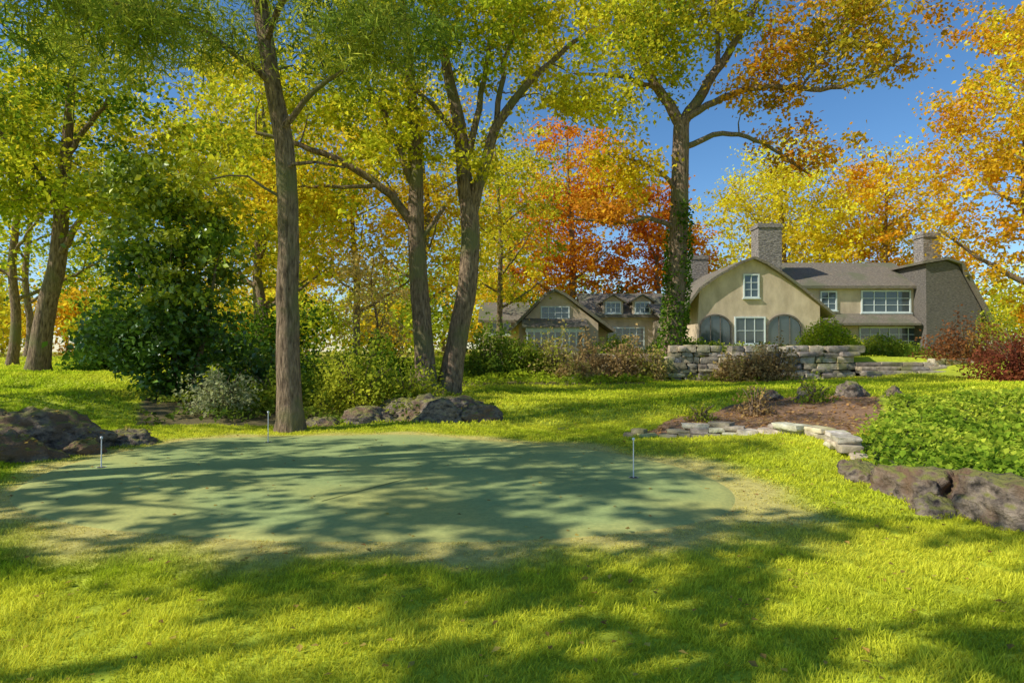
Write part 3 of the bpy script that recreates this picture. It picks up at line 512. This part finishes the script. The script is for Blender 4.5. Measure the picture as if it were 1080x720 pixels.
roofshell([(11.05,4.1)]+MP+[(20.5,3.75)],39.65,49.3,.16)
window(15.3,40,5.75,.85,1.35,2,3); arch(13.0,40,2.0,1.9,1.85); arch(17.4,40,2.0,2.1,1.85); window(15.2,40,2.9,1.8,1.6,3,2)
wall_ridge_x(18.6,28.0,42.5,49,6.0,7.85); ridge_x(18.6,27.6,42.5,49,6.0,7.85)
V=[(19.8,41.4,3.45),(27.1,41.4,3.45),(27.1,42.5,4.15),(19.8,42.5,4.15),(19.8,41.4,3.3),(27.1,41.4,3.3),(27.1,42.5,3.3),(19.8,42.5,3.3)]
Rf.add(V,[(0,1,2,3),(4,7,6,5),(0,4,5,1),(1,5,6,2),(3,7,4,0)])
window(25.4,42.5,4.95,3.2,1.35,4,3); window(21.5,42.5,5.0,.95,1.15,2,3); window(25.6,42.5,2.5,3.9,1.3,6,3); window(21.6,42.5,2.5,1.4,1.2,3,2)
prof(W,[(27.3,Z0),(30.9,Z0),(30.9,4.4),(29.4,7.2),(28.6,7.55),(27.3,7.35)],41.2,47.5,1)
roofshell([(26.95,7.33),(28.6,7.6),(29.5,7.3),(31.5,3.5)],40.95,47.8,.16)
LP=[(.1,3.2),(2.5,5.6),(3.1,5.85),(3.7,5.6),(6.8,3.3)]
prof(W,[(.5,Z0),(6.2,Z0),(6.2,3.6)]+LP[1:-1][::-1]+[(.5,3.5)],45,53)
roofshell([(-.25,2.9)]+LP+[(7.3,2.95)],44.6,53.2,.2)
wall_ridge_x(5.6,11.9,47.2,53,4.3,6.0); ridge_x(5.6,11.9,47.2,53,4.3,6.0)
wall_ridge_x(-2.2,1.0,47.4,53,3.9,5.3); ridge_x(-2.2,1.0,47.4,53,3.9,5.3)
window(3.1,45,4.35,1.9,.75,4,2); window(-.9,47.4,3.3,1.5,.8,3,2)
for cx in (7.6,9.8):
    prof(W,[(cx-.75,4.2),(cx+.75,4.2),(cx+.75,5.3),(cx,5.75),(cx-.75,5.3)],47.0,49.5); roofshell([(cx-.95,5.2),(cx,5.78),(cx+.95,5.2)],46.75,49.6,.1); window(cx,47.0,4.85,1.0,.7,3,2)
box(W,1.0,5.0,43.4,45,Z0,1.9,0); box(Wn,1.05,4.95,43.45,44.9,1.9,3.2,1)
for u in np.linspace(1.05,4.95,9): box(Wn,u-.05,u+.05,43.38,43.48,1.9,3.2,0)
box(Wn,.95,5.05,43.36,43.5,2.9,3.3,0)
V=[(.7,43.1,3.3),(5.3,43.1,3.3),(5.3,45,3.95),(.7,45,3.95),(.7,43.1,3.2),(5.3,43.1,3.2),(5.3,45,3.2),(.7,45,3.2)]; Rf.add(V,[(0,1,2,3),(4,7,6,5),(0,4,5,1),(1,5,6,2),(3,7,4,0)])
window(8.6,47.2,2.6,2.6,1.4,5,3)
box(W,10.6,11.75,43,47.2,Z0,3.8,0); V=[(10.2,42.6,3.7),(11.9,42.6,3.7),(11.9,47,5),(10.2,47,5)]; Rf.add(V+[(a,b,c+.15) for a,b,c in V],[(4,5,6,7),(3,2,1,0),(0,1,5,4),(1,2,6,5),(3,0,4,7)])
def chimney(cx,cy,w,d,z0,z1):
    box(Ch,cx-w/2,cx+w/2,cy-d/2,cy+d/2,z0,z1-.3); box(Ch,cx-w/2-.07,cx+w/2+.07,cy-d/2-.07,cy+d/2+.07,z1-.297,z1-.12); box(Ch,cx-w/2-.02,cx+w/2+.02,cy-d/2-.02,cy+d/2+.02,z1-.118,z1)
    for u in (-.25,.25): tube(Ch,[(cx+u*w,cy,z1),(cx+u*w,cy,z1+.2)],[.14,.12],10)
chimney(17.6,43.2,1.6,1.3,4,10.3); chimney(14.3,48.2,1.3,1.1,4,8.9); chimney(29.9,45,1.2,1.1,1.2,10.0)
W.build('walls',[M_stucco,M_shingle],H0);Rf.build('roof',[M_roof],H0);Wn.build('windows',[M_trim,M_glass,M_shingle],H0);Ch.build('chimneys',[M_chim],H0)
# ------------------------------------------------------------ light, sky, camera
S=Vector((-0.78,-0.27,0.68)).normalized(); el=math.asin(S.z); az=math.atan2(S.x,S.y)
w=bpy.data.worlds.new('World'); SC.world=w; w.use_nodes=True; nt=w.node_tree; nt.nodes.clear()
sk=nt.nodes.new('ShaderNodeTexSky'); sk.sky_type='NISHITA'; sk.sun_disc=False; sk.sun_elevation=el; sk.sun_rotation=az; sk.altitude=500; sk.air_density=1.0; sk.dust_density=0.3; sk.ozone_density=3.0
hs=nt.nodes.new('ShaderNodeHueSaturation'); hs.inputs['Saturation'].default_value=1.2
bg=nt.nodes.new('ShaderNodeBackground'); bg.inputs[1].default_value=.15; ow=nt.nodes.new('ShaderNodeOutputWorld'); nt.links.new(sk.outputs[0],hs.inputs['Color']); nt.links.new(hs.outputs[0],bg.inputs[0]); nt.links.new(bg.outputs[0],ow.inputs[0])
sd=bpy.data.lights.new('sun','SUN'); sd.energy=5; sd.angle=math.radians(.5); sd.color=(1,.95,.84); so=bpy.data.objects.new('sun',sd); SC.collection.objects.link(so); so.rotation_euler=S.to_track_quat('Z','Y').to_euler()
cd=bpy.data.cameras.new('camera'); cd.lens=22; cd.sensor_width=36; cd.clip_end=3000; cd.clip_start=.05; co=bpy.data.objects.new('camera',cd); SC.collection.objects.link(co)
co.location=(0,0,1.6); co.rotation_euler=(math.radians(90.87),0,0); SC.camera=co
SC.view_settings.view_transform='Standard'; SC.view_settings.look='None'; SC.view_settings.exposure=0
